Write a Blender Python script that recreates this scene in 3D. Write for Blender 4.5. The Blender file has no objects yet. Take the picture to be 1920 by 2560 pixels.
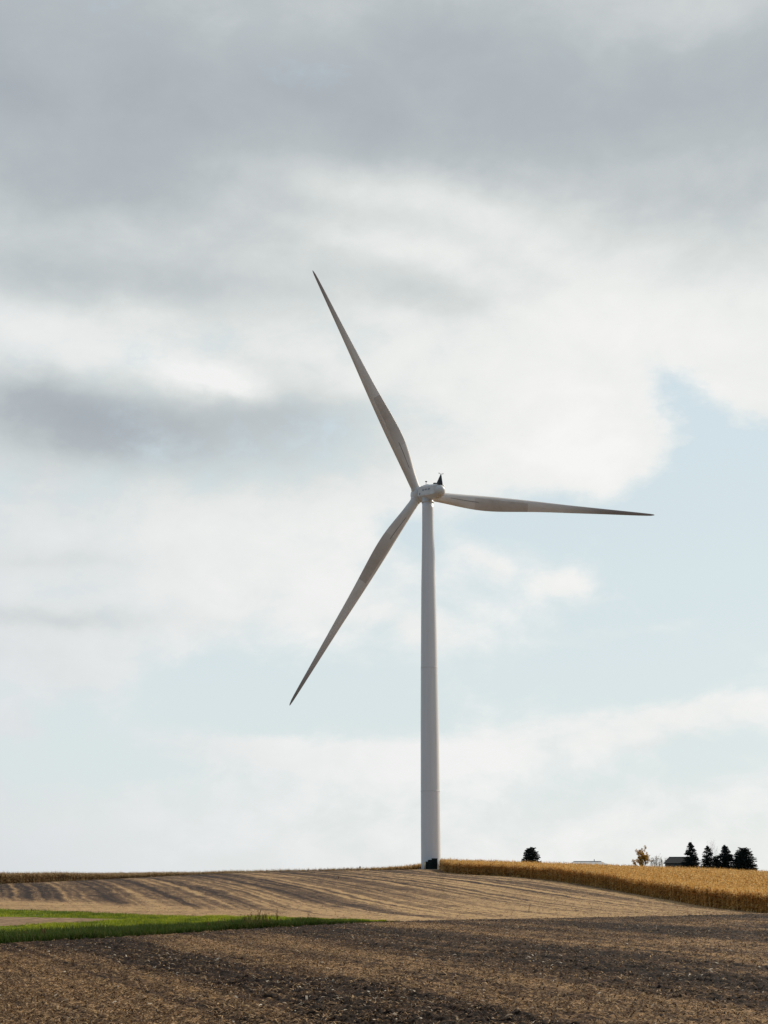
import bpy, math, random
import numpy as np
from mathutils import Vector, Matrix
R = math.radians
sc = bpy.context.scene
col = sc.collection
rng = np.random.default_rng(7)

# ------------------------------------------------------------------ camera
F = 3400.0                      # focal length in pixels of the 1920 x 2560 photograph
TH = math.atan(920 / 3400)      # upward pitch
CZ = 3.5                        # eye height
cam_d = bpy.data.cameras.new('camera'); cam = bpy.data.objects.new('camera', cam_d); col.objects.link(cam)
cam.location = (0, 0, CZ); cam.rotation_euler = (math.pi / 2 + TH, 0, 0)
cam_d.sensor_fit = 'HORIZONTAL'; cam_d.sensor_width = 24; cam_d.lens = F / 1920 * 24
cam_d.clip_start = 0.5; cam_d.clip_end = 20000
sc.camera = cam
sc.view_settings.view_transform = 'Standard'; sc.view_settings.look = 'None'
sc.view_settings.exposure = 0; sc.view_settings.gamma = 1

def ray(px, py):
    x = (px - 960) / F; u = (1280 - py) / F
    v = np.array([x, math.cos(TH) - u * math.sin(TH), math.sin(TH) + u * math.cos(TH)])
    return v / np.linalg.norm(v)
def at(px, py, D):              # the point seen at a pixel, D metres away over the ground
    v = ray(px, py); return v / math.hypot(v[0], v[1]) * D + np.array([0, 0, CZ])
def az_el(px, py):
    v = ray(px, py); return math.degrees(math.atan2(v[0], v[1])), math.degrees(math.asin(v[2]))
def lin(c):
    return tuple(((x / 255) / 12.92 if x <= 10 else ((x / 255 + .055) / 1.055) ** 2.4) for x in c)

# ------------------------------------------------------------------ sun
SUN_AZ, SUN_EL = 50.0, 33.0     # degrees to the right of the view, degrees up
sun_d = bpy.data.lights.new('sun', 'SUN'); sun = bpy.data.objects.new('sun', sun_d); col.objects.link(sun)
sd = Vector((math.sin(R(SUN_AZ)) * math.cos(R(SUN_EL)), math.cos(R(SUN_AZ)) * math.cos(R(SUN_EL)), math.sin(R(SUN_EL))))
sun.rotation_euler = sd.to_track_quat('Z', 'Y').to_euler(); sun.location = sd * 300
sun_d.energy = 4.0; sun_d.angle = R(4.0); sun_d.color = (1.0, 0.90, 0.75)     # veiled by thin cloud

# ------------------------------------------------------------------ node helper
class NT:
    def __init__(s, tree): s.t = tree; s.n = tree.nodes; s.l = tree.links
    def node(s, kind, **kw):
        n = s.n.new(kind)
        for k, v in kw.items(): setattr(n, k, v)
        return n
    def put(s, sock, v):
        if isinstance(v, bpy.types.NodeSocket): s.l.new(v, sock)
        elif v is not None: sock.default_value = v
    def m(s, op, a, b=None, c=None, clamp=False):
        n = s.node('ShaderNodeMath', operation=op, use_clamp=clamp)
        for i, v in enumerate((a, b, c)):
            if v is not None: s.put(n.inputs[i], v)
        return n.outputs[0]
    def vm(s, op, a, b=None):
        n = s.node('ShaderNodeVectorMath', operation=op)
        s.put(n.inputs[0], a)
        if b is not None: s.put(n.inputs[1], b)
        return n.outputs['Value'] if op in ('DOT_PRODUCT', 'LENGTH') else n.outputs[0]
    def noise(s, vec, scale, detail=4, rough=.55, dist=0):
        n = s.node('ShaderNodeTexNoise'); s.put(n.inputs['Vector'], vec)
        n.inputs['Scale'].default_value = scale; n.inputs['Detail'].default_value = detail
        n.inputs['Roughness'].default_value = rough; n.inputs['Distortion'].default_value = dist
        return n.outputs['Fac']
    def ramp(s, fac, stops, mode='LINEAR'):
        n = s.node('ShaderNodeValToRGB'); cr = n.color_ramp; cr.interpolation = mode
        while len(cr.elements) < len(stops): cr.elements.new(.5)
        for e, (p, c) in zip(cr.elements, stops):
            e.position = p; e.color = (c[0], c[1], c[2], 1) if hasattr(c, '__len__') else (c, c, c, 1)
        s.put(n.inputs[0], fac); return n.outputs[0]
    def mix(s, fac, a, b, bt='MIX'):
        n = s.node('ShaderNodeMix', data_type='RGBA', blend_type=bt)
        s.put(n.inputs[0], fac)
        for i, v in ((6, a), (7, b)):
            if isinstance(v, (int, float)): v = (v, v, v)
            s.put(n.inputs[i], (*v, 1) if isinstance(v, tuple) and len(v) == 3 else v)
        return n.outputs[2]
    def rng(s, v, a, b, c=0., d=1., smooth=True):
        n = s.node('ShaderNodeMapRange', interpolation_type='SMOOTHSTEP' if smooth else 'LINEAR')
        s.put(n.inputs[0], v)
        for i, x in enumerate((a, b, c, d)): n.inputs[i + 1].default_value = x
        return n.outputs[0]

# ------------------------------------------------------------------ sky: Nishita air with procedural broken cloud
world = bpy.data.worlds.new('World'); sc.world = world; world.use_nodes = True
world.node_tree.nodes.clear()
w = NT(world.node_tree)
out = w.node('ShaderNodeOutputWorld')
sky = w.node('ShaderNodeTexSky', sky_type='NISHITA')
sky.sun_disc = False; sky.sun_elevation = R(SUN_EL); sky.sun_rotation = R(SUN_AZ); sky.dust_density = 2.0; sky.altitude = 300
tc = w.node('ShaderNodeTexCoord').outputs['Generated']
dirn = w.vm('NORMALIZE', tc)
sep = w.node('ShaderNodeSeparateXYZ'); w.put(sep.inputs[0], dirn)
az = w.m('MULTIPLY', w.m('ARCTAN2', sep.outputs[0], sep.outputs[1]), 57.29578)
el = w.m('MULTIPLY', w.m('ARCSINE', sep.outputs[2]), 57.29578)
mp = w.node('ShaderNodeMapping'); w.put(mp.inputs[0], dirn); mp.inputs['Scale'].default_value = (1, 1, 1.7)
D3 = mp.outputs[0]
n1 = w.m('SUBTRACT', w.noise(D3, 9, 6, .58), .5)
n2 = w.m('SUBTRACT', w.noise(w.vm('ADD', D3, (7.3, 2.1, 4.4)), 9, 6, .58), .5)
nbig = w.m('SUBTRACT', w.noise(w.vm('ADD', D3, (3.3, 9.1, 1.4)), 4.5, 7, .5), .5)
nfine = w.m('SUBTRACT', w.noise(w.vm('ADD', D3, (1.7, 5.2, 8.8)), 26, 6, .6), .5)
nfluff = w.m('SUBTRACT', w.noise(w.vm('MULTIPLY', w.vm('ADD', dirn, (4.7, .2, 6.6)), (1, 1, 1.5)), 15, 10, .60, .25), .5)
az2 = w.m('ADD', az, w.m('MULTIPLY', n1, 5.5)); el2 = w.m('ADD', el, w.m('MULTIPLY', n2, 2.6))
cmb = w.node('ShaderNodeCombineXYZ'); w.put(cmb.inputs[0], az2); w.put(cmb.inputs[1], el2); P = cmb.outputs[0]

def blobs(base, lst):
    acc = base
    for (cx, cy, rx, ry, rot, amp) in lst:           # in 1/1.1573 pixels of the photograph
        k = 1.15732
        a, e = az_el(cx * k, cy * k)
        a0, _ = az_el((cx - rx) * k, cy * k); a1, _ = az_el((cx + rx) * k, cy * k)
        _, e0 = az_el(cx * k, (cy + ry) * k); _, e1 = az_el(cx * k, (cy - ry) * k)
        m_ = w.node('ShaderNodeMapping', vector_type='TEXTURE'); w.put(m_.inputs[0], P)
        m_.inputs['Location'].default_value = (a, e, 0); m_.inputs['Rotation'].default_value = (0, 0, R(-rot))
        m_.inputs['Scale'].default_value = ((a1 - a0) / 2, (e1 - e0) / 2, 1)
        d2 = w.vm('DOT_PRODUCT', m_.outputs[0], m_.outputs[0])
        g = w.m('POWER', 2.71828, w.m('MULTIPLY', d2, -1.0))
        acc = w.m('MULTIPLY_ADD', g, amp, acc)
    return acc
def el_profile(stops):                               # value against elevation, given by picture rows
    pts = sorted((az_el(960, y * 1.15732)[1], v) for y, v in stops)
    f = w.rng(el2, 0, 60, 0, 1, smooth=False)
    return w.m('MULTIPLY', w.ramp(f, [(max(0, min(1, e / 60)), v) for e, v in pts], 'EASE'), 1.0)

S = el_profile([(-900, .75), (0, .33), (230, .17), (430, .36), (600, .60), (760, .82), (1000, .80), (1300, .92), (2100, .93)])
S = blobs(S, [(30, 220, 260, 170, 0, -.02), (1000, 90, 300, 80, 0, -.12), (680, 250, 330, 90, 0, -.05),
    (1480, 20, 300, 90, 0, .14), (560, 70, 220, 80, 0, .08), (250, 370, 260, 70, 0, -.12), (940, 440, 330, 60, 8, .32),
    (800, 520, 240, 40, 12, .20), (1250, 620, 350, 120, 20, .18), (900, 630, 200, 50, 4, -.13), (1100, 570, 110, 30, 20, -.10),
    (180, 590, 330, 70, 0, -.22), (20, 715, 130, 45, 0, .12), (470, 825, 95, 40, 10, .42), (400, 790, 160, 30, 10, .15), (150, 770, 120, 40, 0, .10),
    (130, 890, 330, 80, 0, -.47), (600, 880, 190, 75, 8, -.33), (380, 960, 420, 75, 4, -.32), (100, 990, 250, 60, 0, -.14),
    (1250, 960, 250, 120, 0, .16), (60, 1200, 200, 30, 0, -.12), (100, 1338, 330, 26, 0, -.22), (1530, 1605, 220, 18, 0, -.17),
    (400, 1150, 300, 30, 0, .05)])
S = w.m('ADD', S, w.m('MULTIPLY', nbig, .22)); S = w.m('MULTIPLY_ADD', nfine, .10, S); S = w.m('MULTIPLY_ADD', nfluff, .36, S)
M = el_profile([(-900, .8), (500, 1.2), (850, .95), (1050, .62), (1250, .30), (1500, .16), (1620, .32), (1760, .52), (2100, .78)])
M = blobs(M, [(1450, 835, 70, 45, 35, -1.0), (1560, 900, 100, 50, 25, -.7), (1620, 990, 190, 85, 0, -1.2), (1580, 1140, 320, 120, 0, -.7), (1650, 790, 130, 60, 28, .9), (1500, 740, 120, 40, 10, .4), (1430, 800, 45, 30, 0, .25), (1540, 930, 110, 14, -15, .30), (1590, 1060, 150, 18, 8, .22),
    (1300, 930, 150, 140, 0, .8), (1400, 990, 60, 60, 0, .35), (1100, 1000, 250, 70, 0, .45), (350, 1230, 560, 170, 0, .8), (120, 1435, 190, 62, 0, 1.1), (0, 1380, 200, 60, 0, .4),
    (430, 1470, 170, 50, 0, -.75), (0, 1560, 60, 36, 0, .6), (560, 1545, 330, 40, 0, -.25), (180, 1640, 230, 50, 0, -.3),
    (1220, 1262, 75, 26, 12, .62), (1040, 1225, 60, 24, 30, .45), (950, 1380, 90, 28, 22, .5), (1350, 1360, 300, 14, -6, .14),
    (620, 1625, 220, 40, 4, .95), (700, 1700, 260, 30, 0, .2), (960, 1640, 300, 36, 0, .6), (1480, 1545, 280, 42, -8, .9), (890, 1165, 60, 40, 0, -.55),
    (1100, 1135, 300, 40, 0, -.4), (880, 1560, 120, 36, 0, -.2), (760, 1330, 200, 60, 0, .25), (1500, 1740, 330, 30, -10, .2)])
M = w.m('MULTIPLY_ADD', nbig, .40, M); M = w.m('MULTIPLY_ADD', nfine, .55, M); M = w.m('MULTIPLY_ADD', nfluff, 1.7, M)
M = w.rng(M, .10, 1.0)
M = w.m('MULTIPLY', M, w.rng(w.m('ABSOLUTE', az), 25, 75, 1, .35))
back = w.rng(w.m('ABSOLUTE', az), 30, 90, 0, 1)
cloud = w.ramp(S, [(0, lin((167, 174, 181))), (.3, lin((184, 191, 195))), (.6, lin((214, 219, 218))), (.82, lin((235, 237, 235))), (1, lin((246, 246, 244)))])
airtint = w.ramp(w.rng(el, 0, 40, 0, 1, smooth=False), [(0, lin((230, 234, 232))), (.10, lin((221, 231, 232))), (.25, lin((218, 230, 232))), (.5, lin((210, 226, 232))), (.8, lin((198, 217, 229)))])
nish = w.vm('MULTIPLY', sky.outputs[0], (.10, .10, .10))
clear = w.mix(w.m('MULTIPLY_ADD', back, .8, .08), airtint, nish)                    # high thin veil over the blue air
# cloud is lit from the sun's side: brighter towards the sun, greyer on the far side of the sky
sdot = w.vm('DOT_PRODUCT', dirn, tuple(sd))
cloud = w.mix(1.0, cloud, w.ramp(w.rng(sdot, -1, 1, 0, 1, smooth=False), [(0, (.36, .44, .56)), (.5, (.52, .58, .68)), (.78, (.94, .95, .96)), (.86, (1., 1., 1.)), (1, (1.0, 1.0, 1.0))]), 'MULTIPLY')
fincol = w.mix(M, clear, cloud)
hs = w.rng(el, -2, 0, 0, 1)
fincol = w.mix(hs, (.16, .13, .10), fincol)
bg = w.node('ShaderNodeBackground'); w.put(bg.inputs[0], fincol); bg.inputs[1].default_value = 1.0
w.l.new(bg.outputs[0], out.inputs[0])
world.cycles.sampling_method = 'MANUAL'; world.cycles.sample_map_resolution = 512

# ------------------------------------------------------------------ materials
def mat(name, base, rough=.8, spec=.3, metal=0, trans=0):
    """base: colour tuple or function(NT)->socket"""
    m = bpy.data.materials.new(name); m.use_nodes = True; t = NT(m.node_tree)
    b = m.node_tree.nodes['Principled BSDF']; b.inputs['Roughness'].default_value = rough
    b.inputs['Specular IOR Level'].default_value = spec; b.inputs['Metallic'].default_value = metal
    c = base(t) if callable(base) else (*base, 1)
    t.put(b.inputs['Base Color'], c)
    if trans:
        tr = t.node('ShaderNodeBsdfTranslucent'); t.put(tr.inputs[0], c)
        mx = t.node('ShaderNodeMixShader'); mx.inputs[0].default_value = trans
        t.l.new(b.outputs[0], mx.inputs[1]); t.l.new(tr.outputs[0], mx.inputs[2])
        t.l.new(mx.outputs[0], m.node_tree.nodes['Material Output'].inputs[0])
    return m
def pos(t): return t.node('ShaderNodeNewGeometry').outputs['Position']
def rotpos(t, ang, sx, sy, sz=1):
    a = t.node('ShaderNodeMapping', vector_type='POINT'); t.put(a.inputs[0], pos(t))
    a.inputs['Rotation'].default_value = (0, 0, R(ang)); a.inputs['Scale'].default_value = (1, 1, 1)
    b = t.node('ShaderNodeMapping'); t.put(b.inputs[0], a.outputs[0]); b.inputs['Scale'].default_value = (sx, sy, sz)
    return b.outputs[0]
def speckle(name, c0, c1, scale, seedv=(0, 0, 0)):
    def f(t):
        p = t.vm('ADD', pos(t), seedv)
        return t.ramp(t.noise(p, scale, 3, .6), [(.32, c0), (.68, c1)])
    return f
def rand_island(c0, c1, c2=None):                    # each leaf / flake of a mesh takes its own tone
    def f(t):
        r = t.node('ShaderNodeNewGeometry').outputs['Random Per Island']
        st = [(0, c0), (1, c1)] if c2 is None else [(0, c0), (.6, c1), (1, c2)]
        return t.ramp(r, st)
    return f

def field_color(t, dark, mid, light, fine=1.0, seed=0.0, bw=.62):
    """soil to straw ramp: the combine passes come from the mesh's band attribute, the rest is soil and straw texture"""
    a = t.node('ShaderNodeAttribute'); a.attribute_name = 'band'
    p = t.vm('ADD', pos(t), (seed, seed * 2, 0))
    blotch = t.noise(p, .12, 5, .6); med = t.noise(p, 1.3, 5, .7); fin = t.noise(p, 7.0, 5, .75)
    v = t.m('MULTIPLY_ADD', t.m('SUBTRACT', a.outputs['Fac'], .5), bw, .5)
    v = t.m('MULTIPLY_ADD', t.m('SUBTRACT', blotch, .5), .35, v)
    v = t.m('MULTIPLY_ADD', t.m('SUBTRACT', med, .5), .7 * fine, v)
    v = t.m('MULTIPLY_ADD', t.m('SUBTRACT', fin, .5), 1.0 * fine, v)
    return t.ramp(v, [(.18, dark), (.5, mid), (.82, light)])
M_near = mat('harvested_soil', lambda t: field_color(t, (.012, .007, .005), (.066, .037, .020), (.34, .206, .098), 1.6, 4, .7), .95, .1)
M_far = mat('pale_stubble', lambda t: field_color(t, (.026, .017, .014), (.145, .088, .049), (.42, .272, .13), 1.25, 17, .8), .95, .1)
M_ground = mat('dry_earth', speckle('g', (.10, .075, .05), (.24, .18, .11), .8), .95, .1)
M_grassbase = mat('grass_soil', lambda t: t.mix(t.ramp(t.noise(pos(t), .35, 4), [(.45, 0.), (.6, 1.)]), (.05, .075, .012), (.13, .18, .014)), .95, .1)
M_tan = mat('dry_stubble_patch', speckle('t', (.12, .07, .04), (.32, .21, .12), 1.4), .95, .1)
M_cornsoil = mat('corn_field_soil', speckle('c', (.10, .06, .03), (.22, .14, .06), 1.5), .95, .1)
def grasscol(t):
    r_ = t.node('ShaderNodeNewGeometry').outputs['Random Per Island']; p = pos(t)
    lush = t.ramp(r_, [(0, (.035, .07, .008)), (1, (.10, .16, .014))]); lighter = t.ramp(r_, [(0, (.16, .20, .008)), (.6, (.32, .37, .014)), (1, (.52, .47, .06))])
    return t.mix(t.ramp(t.m('MULTIPLY_ADD', t.noise(p, .5, 4, .65), .6, t.m('MULTIPLY', t.noise(t.vm('MULTIPLY', p, (1, 1.0, 1)), .055, 2), .5)), [(.44, 0.), (.60, 1.)]), lush, lighter)  # deep green and yellow-green blades mixed in patches by noise
M_grass = mat('grass_blades', grasscol, .7, .2, trans=.45)
M_grassdark = mat('rank_grass_blades', rand_island((.03, .055, .008), (.06, .10, .012), (.11, .10, .03)), .8, .2, trans=.3)
def corncol(t):
    r_ = t.node('ShaderNodeNewGeometry').outputs['Random Per Island']; s_ = t.node('ShaderNodeSeparateXYZ'); t.put(s_.inputs[0], pos(t))
    gold = t.ramp(r_, [(0, (.20, .08, .014)), (.6, (.78, .43, .10)), (1, (.92, .70, .32))]); dull = t.ramp(r_, [(0, (.11, .06, .025)), (.6, (.36, .23, .10)), (1, (.60, .46, .26))])
    return t.mix(t.rng(s_.outputs[0], -12, 22), dull, gold)
M_corn = mat('dry_corn_leaves', corncol, .75, .2, trans=.38)
M_stalk = mat('corn_stalks', (.30, .18, .06), .8, .2)
M_husk = mat('straw_residue', rand_island((.018, .010, .006), (.142, .082, .039), (.50, .33, .175)), .85, .2, trans=.2)
M_husk2 = mat('pale_straw_residue', rand_island((.10, .06, .035), (.32, .21, .115), (.58, .42, .25)), .85, .2, trans=.2)
M_clod = mat('soil_clods', rand_island((.016, .010, .007), (.046, .028, .017), (.11, .066, .037)), .95, .15)
M_weed = mat('dead_weeds', rand_island((.09, .045, .022), (.26, .15, .075)), .9, .1, trans=.2)
M_needle = mat('conifer_needles', rand_island((.008, .012, .012), (.014, .021, .018), (.022, .032, .024)), .8, .2)
M_bark = mat('bark', speckle('b', (.03, .024, .02), (.08, .065, .05), 4), .95, .1)
M_orange = mat('autumn_leaves', rand_island((.20, .10, .015), (.52, .29, .045), (.72, .44, .09)), .8, .2, trans=.4)
M_bushleaf = mat('withered_leaves', rand_island((.20, .15, .10), (.40, .30, .18)), .85, .1, trans=.3)
M_twig = mat('bare_twigs', (.16, .13, .11), .9, .1)
M_twigpale = mat('pale_bare_twigs', (.34, .31, .28), .9, .1)
def paint(t):
    p = pos(t); st = t.node('ShaderNodeMapping'); t.put(st.inputs[0], p); st.inputs['Scale'].default_value = (1.4, 1.4, .05)
    n = t.noise(st.outputs[0], 1.0, 5, .6); n2_ = t.noise(p, .25, 4, .6)
    return t.mix(t.m('MULTIPLY', n2_, .55), t.ramp(n, [(.3, (.72, .72, .71)), (.7, (.80, .80, .80))]), (.68, .665, .645))
M_tower = mat('tower_paint', paint, .38, .4)
M_nac = mat('nacelle_paint', lambda t: t.ramp(t.noise(pos(t), .8, 4), [(.3, (.62, .615, .60)), (.7, (.71, .71, .70))]), .42, .4)
def bladecol(t):
    o = t.node('ShaderNodeTexCoord').outputs['Object']; s = t.node('ShaderNodeSeparateXYZ'); t.put(s.inputs[0], o)
    x, z = s.outputs[0], s.outputs[2]
    m_ = t.node('ShaderNodeMapping'); t.put(m_.inputs[0], o); m_.inputs['Scale'].default_value = (1.6, 1, .22)
    stain = t.noise(m_.outputs[0], 1.2, 5, .62)
    base = t.ramp(stain, [(.3, (.60, .54, .485)), (.7, (.72, .68, .635))])
    # weathered outer third, nearly black tip
    base = t.mix(t.m('MULTIPLY', t.rng(z, 34, 57, 0, 1), .85), base, (.17, .135, .125))
    base = t.mix(t.rng(z, 8, 1, 0, .7), base, (.66, .65, .63))
    return base
M_blade = mat('blade_gelcoat', bladecol, .45, .35)
def panelcol(t):
    o = t.node('ShaderNodeTexCoord').outputs['Object']; s = t.node('ShaderNodeSeparateXYZ'); t.put(s.inputs[0], o)
    return t.mix(t.rng(s.outputs[2], 11, 19), (.60, .555, .51), t.ramp(t.noise(o, .7, 4), [(.3, (.45, .385, .33)), (.7, (.54, .48, .42))]))
M_panel = mat('blade_panel', panelcol, .5, .3)
M_seam = mat('seam_sealant', (.20, .175, .16), .7, .2)
M_dark = mat('dark_metal', (.018, .02, .022), .5, .4)
M_mark = mat('blue_marks', (.05, .12, .22), .5, .4)
M_trafo = mat('dark_green_enamel', lambda t: t.ramp(t.noise(pos(t), 3, 3), [(.3, (.006, .009, .009)), (.7, (.011, .016, .015))]), .6, .2)
M_conc = mat('concrete', speckle('k', (.25, .24, .22), (.38, .36, .33), 3), .9, .2)
M_post = mat('pale_marker_post', (.55, .46, .26), .6, .3)
M_roof = mat('dark_shingles', speckle('r', (.010, .013, .017), (.02, .024, .03), 2), .8, .2)
M_wall = mat('weathered_siding', speckle('w', (.05, .07, .07), (.09, .11, .11), 1), .8, .2)
M_glass = mat('window_glass', (.02, .025, .03), .15, .5)
M_tin = mat('pale_metal_roof', speckle('n', (.38, .38, .37), (.5, .5, .49), 1), .5, .4)
M_shedwall = mat('pale_metal_siding', speckle('q', (.42, .41, .38), (.55, .54, .5), 1), .6, .3)

# ------------------------------------------------------------------ mesh helpers
def mesh_obj(name, V, Fc, m, parent=None, smooth=False):
    """V (n,3) array; Fc: array (k,3/4) or list of index lists"""
    me = bpy.data.meshes.new(name)
    V = np.asarray(V, dtype=np.float32)
    if isinstance(Fc, np.ndarray):
        k, q = Fc.shape
        me.vertices.add(len(V)); me.vertices.foreach_set('co', V.ravel())
        me.loops.add(k * q); me.loops.foreach_set('vertex_index', Fc.astype(np.int32).ravel())
        me.polygons.add(k); me.polygons.foreach_set('loop_start', np.arange(0, k * q, q, dtype=np.int32))
        me.update(calc_edges=True)
    else:
        me.from_pydata([tuple(map(float, v)) for v in V], [], [tuple(map(int, f)) for f in Fc]); me.update()
    if smooth: me.polygons.foreach_set('use_smooth', np.ones(len(me.polygons), dtype=bool))
    me.materials.append(m)
    o = bpy.data.objects.new(name, me); col.objects.link(o)
    if parent: o.parent = parent
    return o
def tag(o, label=None, cat=None, group=None, kind=None):
    if label: o['label'] = label
    if cat: o['category'] = cat
    if group: o['group'] = group
    if kind: o['kind'] = kind
    return o
def empty(name, loc, rz=0):
    o = bpy.data.objects.new(name, None); col.objects.link(o); o.location = loc; o.rotation_euler = (0, 0, rz); o.empty_display_size = .5
    return o
class MB:
    def __init__(s): s.v = []; s.f = []
    def add(s, V, Fs):
        b = len(s.v); s.v += [tuple(v) for v in V]; s.f += [[i + b for i in f] for f in Fs]; return s
    def box(s, c, d, bev=0):
        cx, cy, cz = c; x, y, z = d[0] / 2, d[1] / 2, d[2] / 2
        if bev <= 0:
            V = [(cx + i * x, cy + j * y, cz + k * z) for k in (-1, 1) for j in (-1, 1) for i in (-1, 1)]
            return s.add(V, [[0, 2, 3, 1], [4, 5, 7, 6], [0, 1, 5, 4], [2, 6, 7, 3], [0, 4, 6, 2], [1, 3, 7, 5]])
        b = bev; rings = []
        for (zz, ins) in ((-z, b), (-z + b, 0), (z - b, 0), (z, b)):
            X, Y = x - ins, y - ins
            rings.append([(cx + px, cy + py, cz + zz) for px, py in ((-X + b, -Y), (X - b, -Y), (X, -Y + b), (X, Y - b), (X - b, Y), (-X + b, Y), (-X, Y - b), (-X, -Y + b))])
        return s.loft(rings)
    def loft(s, rings, cap=True):
        n = len(rings[0]); V = [p for r in rings for p in r]; Fs = []
        for k in range(len(rings) - 1):
            for i in range(n):
                j = (i + 1) % n; Fs.append([k * n + i, k * n + j, (k + 1) * n + j, (k + 1) * n + i])
        if cap: Fs.append(list(range(n))[::-1]); Fs.append([(len(rings) - 1) * n + i for i in range(n)])
        return s.add(V, Fs)
    def tube(s, pts, rads, n=8, cap=True):
        rings = []
        for k, p in enumerate(pts):
            p = Vector(p); q = Vector(pts[min(k + 1, len(pts) - 1)]) - Vector(pts[max(k - 1, 0)])
            q.normalize(); a = q.cross(Vector((0, 1, 0)) if abs(q.y) < .9 else Vector((1, 0, 0))).normalized(); b = q.cross(a)
            rings.append([tuple(p + (a * math.cos(2 * math.pi * i / n) + b * math.sin(2 * math.pi * i / n)) * rads[k]) for i in range(n)])
        return s.loft(rings, cap)
    def build(s, name, m, parent=None, smooth=False): return mesh_obj(name, s.v, s.f, m, parent, smooth)

# value noise (numpy)
def vnoise(x, y, seed=0):
    xi = np.floor(x).astype(np.int64); yi = np.floor(y).astype(np.int64); fx = x - xi; fy = y - yi
    fx = fx * fx * (3 - 2 * fx); fy = fy * fy * (3 - 2 * fy)
    def h(a, b):
        n = (a * 374761393 + b * 668265263 + seed * 1442695041) & 0xffffffff
        n = ((n ^ (n >> 13)) * 1274126177) & 0xffffffff
        return ((n ^ (n >> 16)) & 0xffff) / 65535.0
    return (h(xi, yi) * (1 - fx) + h(xi + 1, yi) * fx) * (1 - fy) + (h(xi, yi + 1) * (1 - fx) + h(xi + 1, yi + 1) * fx) * fy
def fbm(x, y, oct=4, seed=0):
    s = 0; a = .5
    for k in range(oct): s = s + a * (vnoise(x * 2 ** k, y * 2 ** k, seed + k) - .5); a *= .5
    return s

# ------------------------------------------------------------------ terrain: thin-plate surface through surveyed points
ctrl = []
def cp(px, py, D, dz=0): p = at(px, py, D); ctrl.append((p[0], p[1], p[2] + dz))
for x, y in ((0, 0), (0, -40), (-25, 10), (25, 10), (-12, 36), (0, 36), (12, 36), (-60, 20), (60, 20), (-60, -60), (60, -60)): ctrl.append((x, y, 0.0))
for a in ((0, 2357, 85), (289, 2343, 90), (521, 2327, 95), (694, 2318, 99), (955, 2304, 108), (1336, 2296, 118), (1700, 2289, 123), (1920, 2286, 127), (-400, 2385, 80), (2300, 2290, 132)): cp(*a)
for a in ((0, 2273, 138), (376, 2290, 126), (694, 2294, 118), (-400, 2270, 142)): cp(*a)
for a in ((0, 2212, 262), (289, 2200, 272), (463, 2191, 280), (637, 2186, 288), (868, 2180, 288), (1000, 2176, 286), (1125, 2183, 264), (1269, 2191, 240), (1419, 2206, 212),
          (1578, 2233, 186), (1697, 2254, 170), (1770, 2268, 160), (1920, 2284, 148), (2300, 2310, 138), (-400, 2225, 255)): cp(*a)
cp(1077.5, 2174, 288)
CH = 2.35
for a in ((289, 2182, 293), (463, 2180.5, 309), (637, 2178.5, 321), (868, 2175, 324), (960, 2171, 318), (1040, 2160, 300), (0, 2183, 300), (350, 2180, 325), (700, 2178, 345), (900, 2174, 345), (1040, 2162, 330), (1260, 2157, 300), (1580, 2162, 292), (1750, 2167, 286), (1920, 2175, 276)): cp(*a, -CH)
for px in range(-600, 2700, 300): p = at(px, 2200, 560); ctrl.append((p[0], p[1], 1.0))
for ang in np.radians(np.arange(30, 331, 30)): ctrl.append((300 * math.sin(ang), 300 * math.cos(ang), -.5))
ctrl = np.array(ctrl)
def _phi(r): return np.where(r > 1e-9, r * r * np.log(r + 1e-12), 0)
cs = ctrl[:, :2] / 100
K = _phi(np.linalg.norm(cs[:, None] - cs[None], axis=2)) + np.eye(len(cs)) * .002
Pm = np.c_[np.ones(len(cs)), cs]
A = np.block([[K, Pm], [Pm.T, np.zeros((3, 3))]])
sol = np.linalg.solve(A, np.r_[ctrl[:, 2], 0, 0, 0])
def terr(x, y):
    x = np.asarray(x, float); y = np.asarray(y, float); sh = x.shape
    q = np.c_[x.ravel(), y.ravel()] / 100; res = np.empty(len(q))
    for i in range(0, len(q), 40000):
        c = q[i:i + 40000]
        res[i:i + 40000] = _phi(np.sqrt(((c[:, None] - cs[None]) ** 2).sum(2))) @ sol[:-3] + sol[-3] + c @ sol[-2:]
    r = np.hypot(x, y).ravel(); k = np.clip((r - 480) / 200, 0, 1); k = k * k * (3 - 2 * k)
    return (np.clip(res, -9, 9) * (1 - k) + (-3.0 - np.minimum(r, 4000) * .0015) * k).reshape(sh)
def tz(x, y): return float(terr(np.array([x]), np.array([y]))[0])

def azd(px, py=2250): v = ray(px, py); return math.degrees(math.atan2(v[0], v[1]))
def curve(pts):
    a = np.array([azd(p[0]) for p in pts]); d = np.array([p[1] for p in pts])
    return lambda t: np.interp(t, a, d)
B1 = curve([(-400, 80), (0, 85), (289, 90), (521, 95), (694, 99), (955, 108), (1336, 118), (1700, 123), (1920, 127), (2300, 132)])
B2c = curve([(-400, 142), (0, 138), (200, 133), (376, 126), (694, 117), (850, 112), (955, 108.6), (1000, 110)])
def B2(t): return np.maximum(B1(t), np.where(t < azd(975), B2c(t), 0))
B3 = curve([(-400, 255), (0, 264), (289, 291), (463, 299), (637, 306), (868, 305), (960, 304), (1000, 301), (1040, 297), (1060, 293), (1100, 285), (1112, 268), (1173, 253), (1269, 240), (1419, 212), (1578, 186), (1697, 170), (1770, 160), (1920, 148), (2300, 138)])
B4 = lambda t: np.full_like(np.asarray(t, float), 420.)

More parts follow.
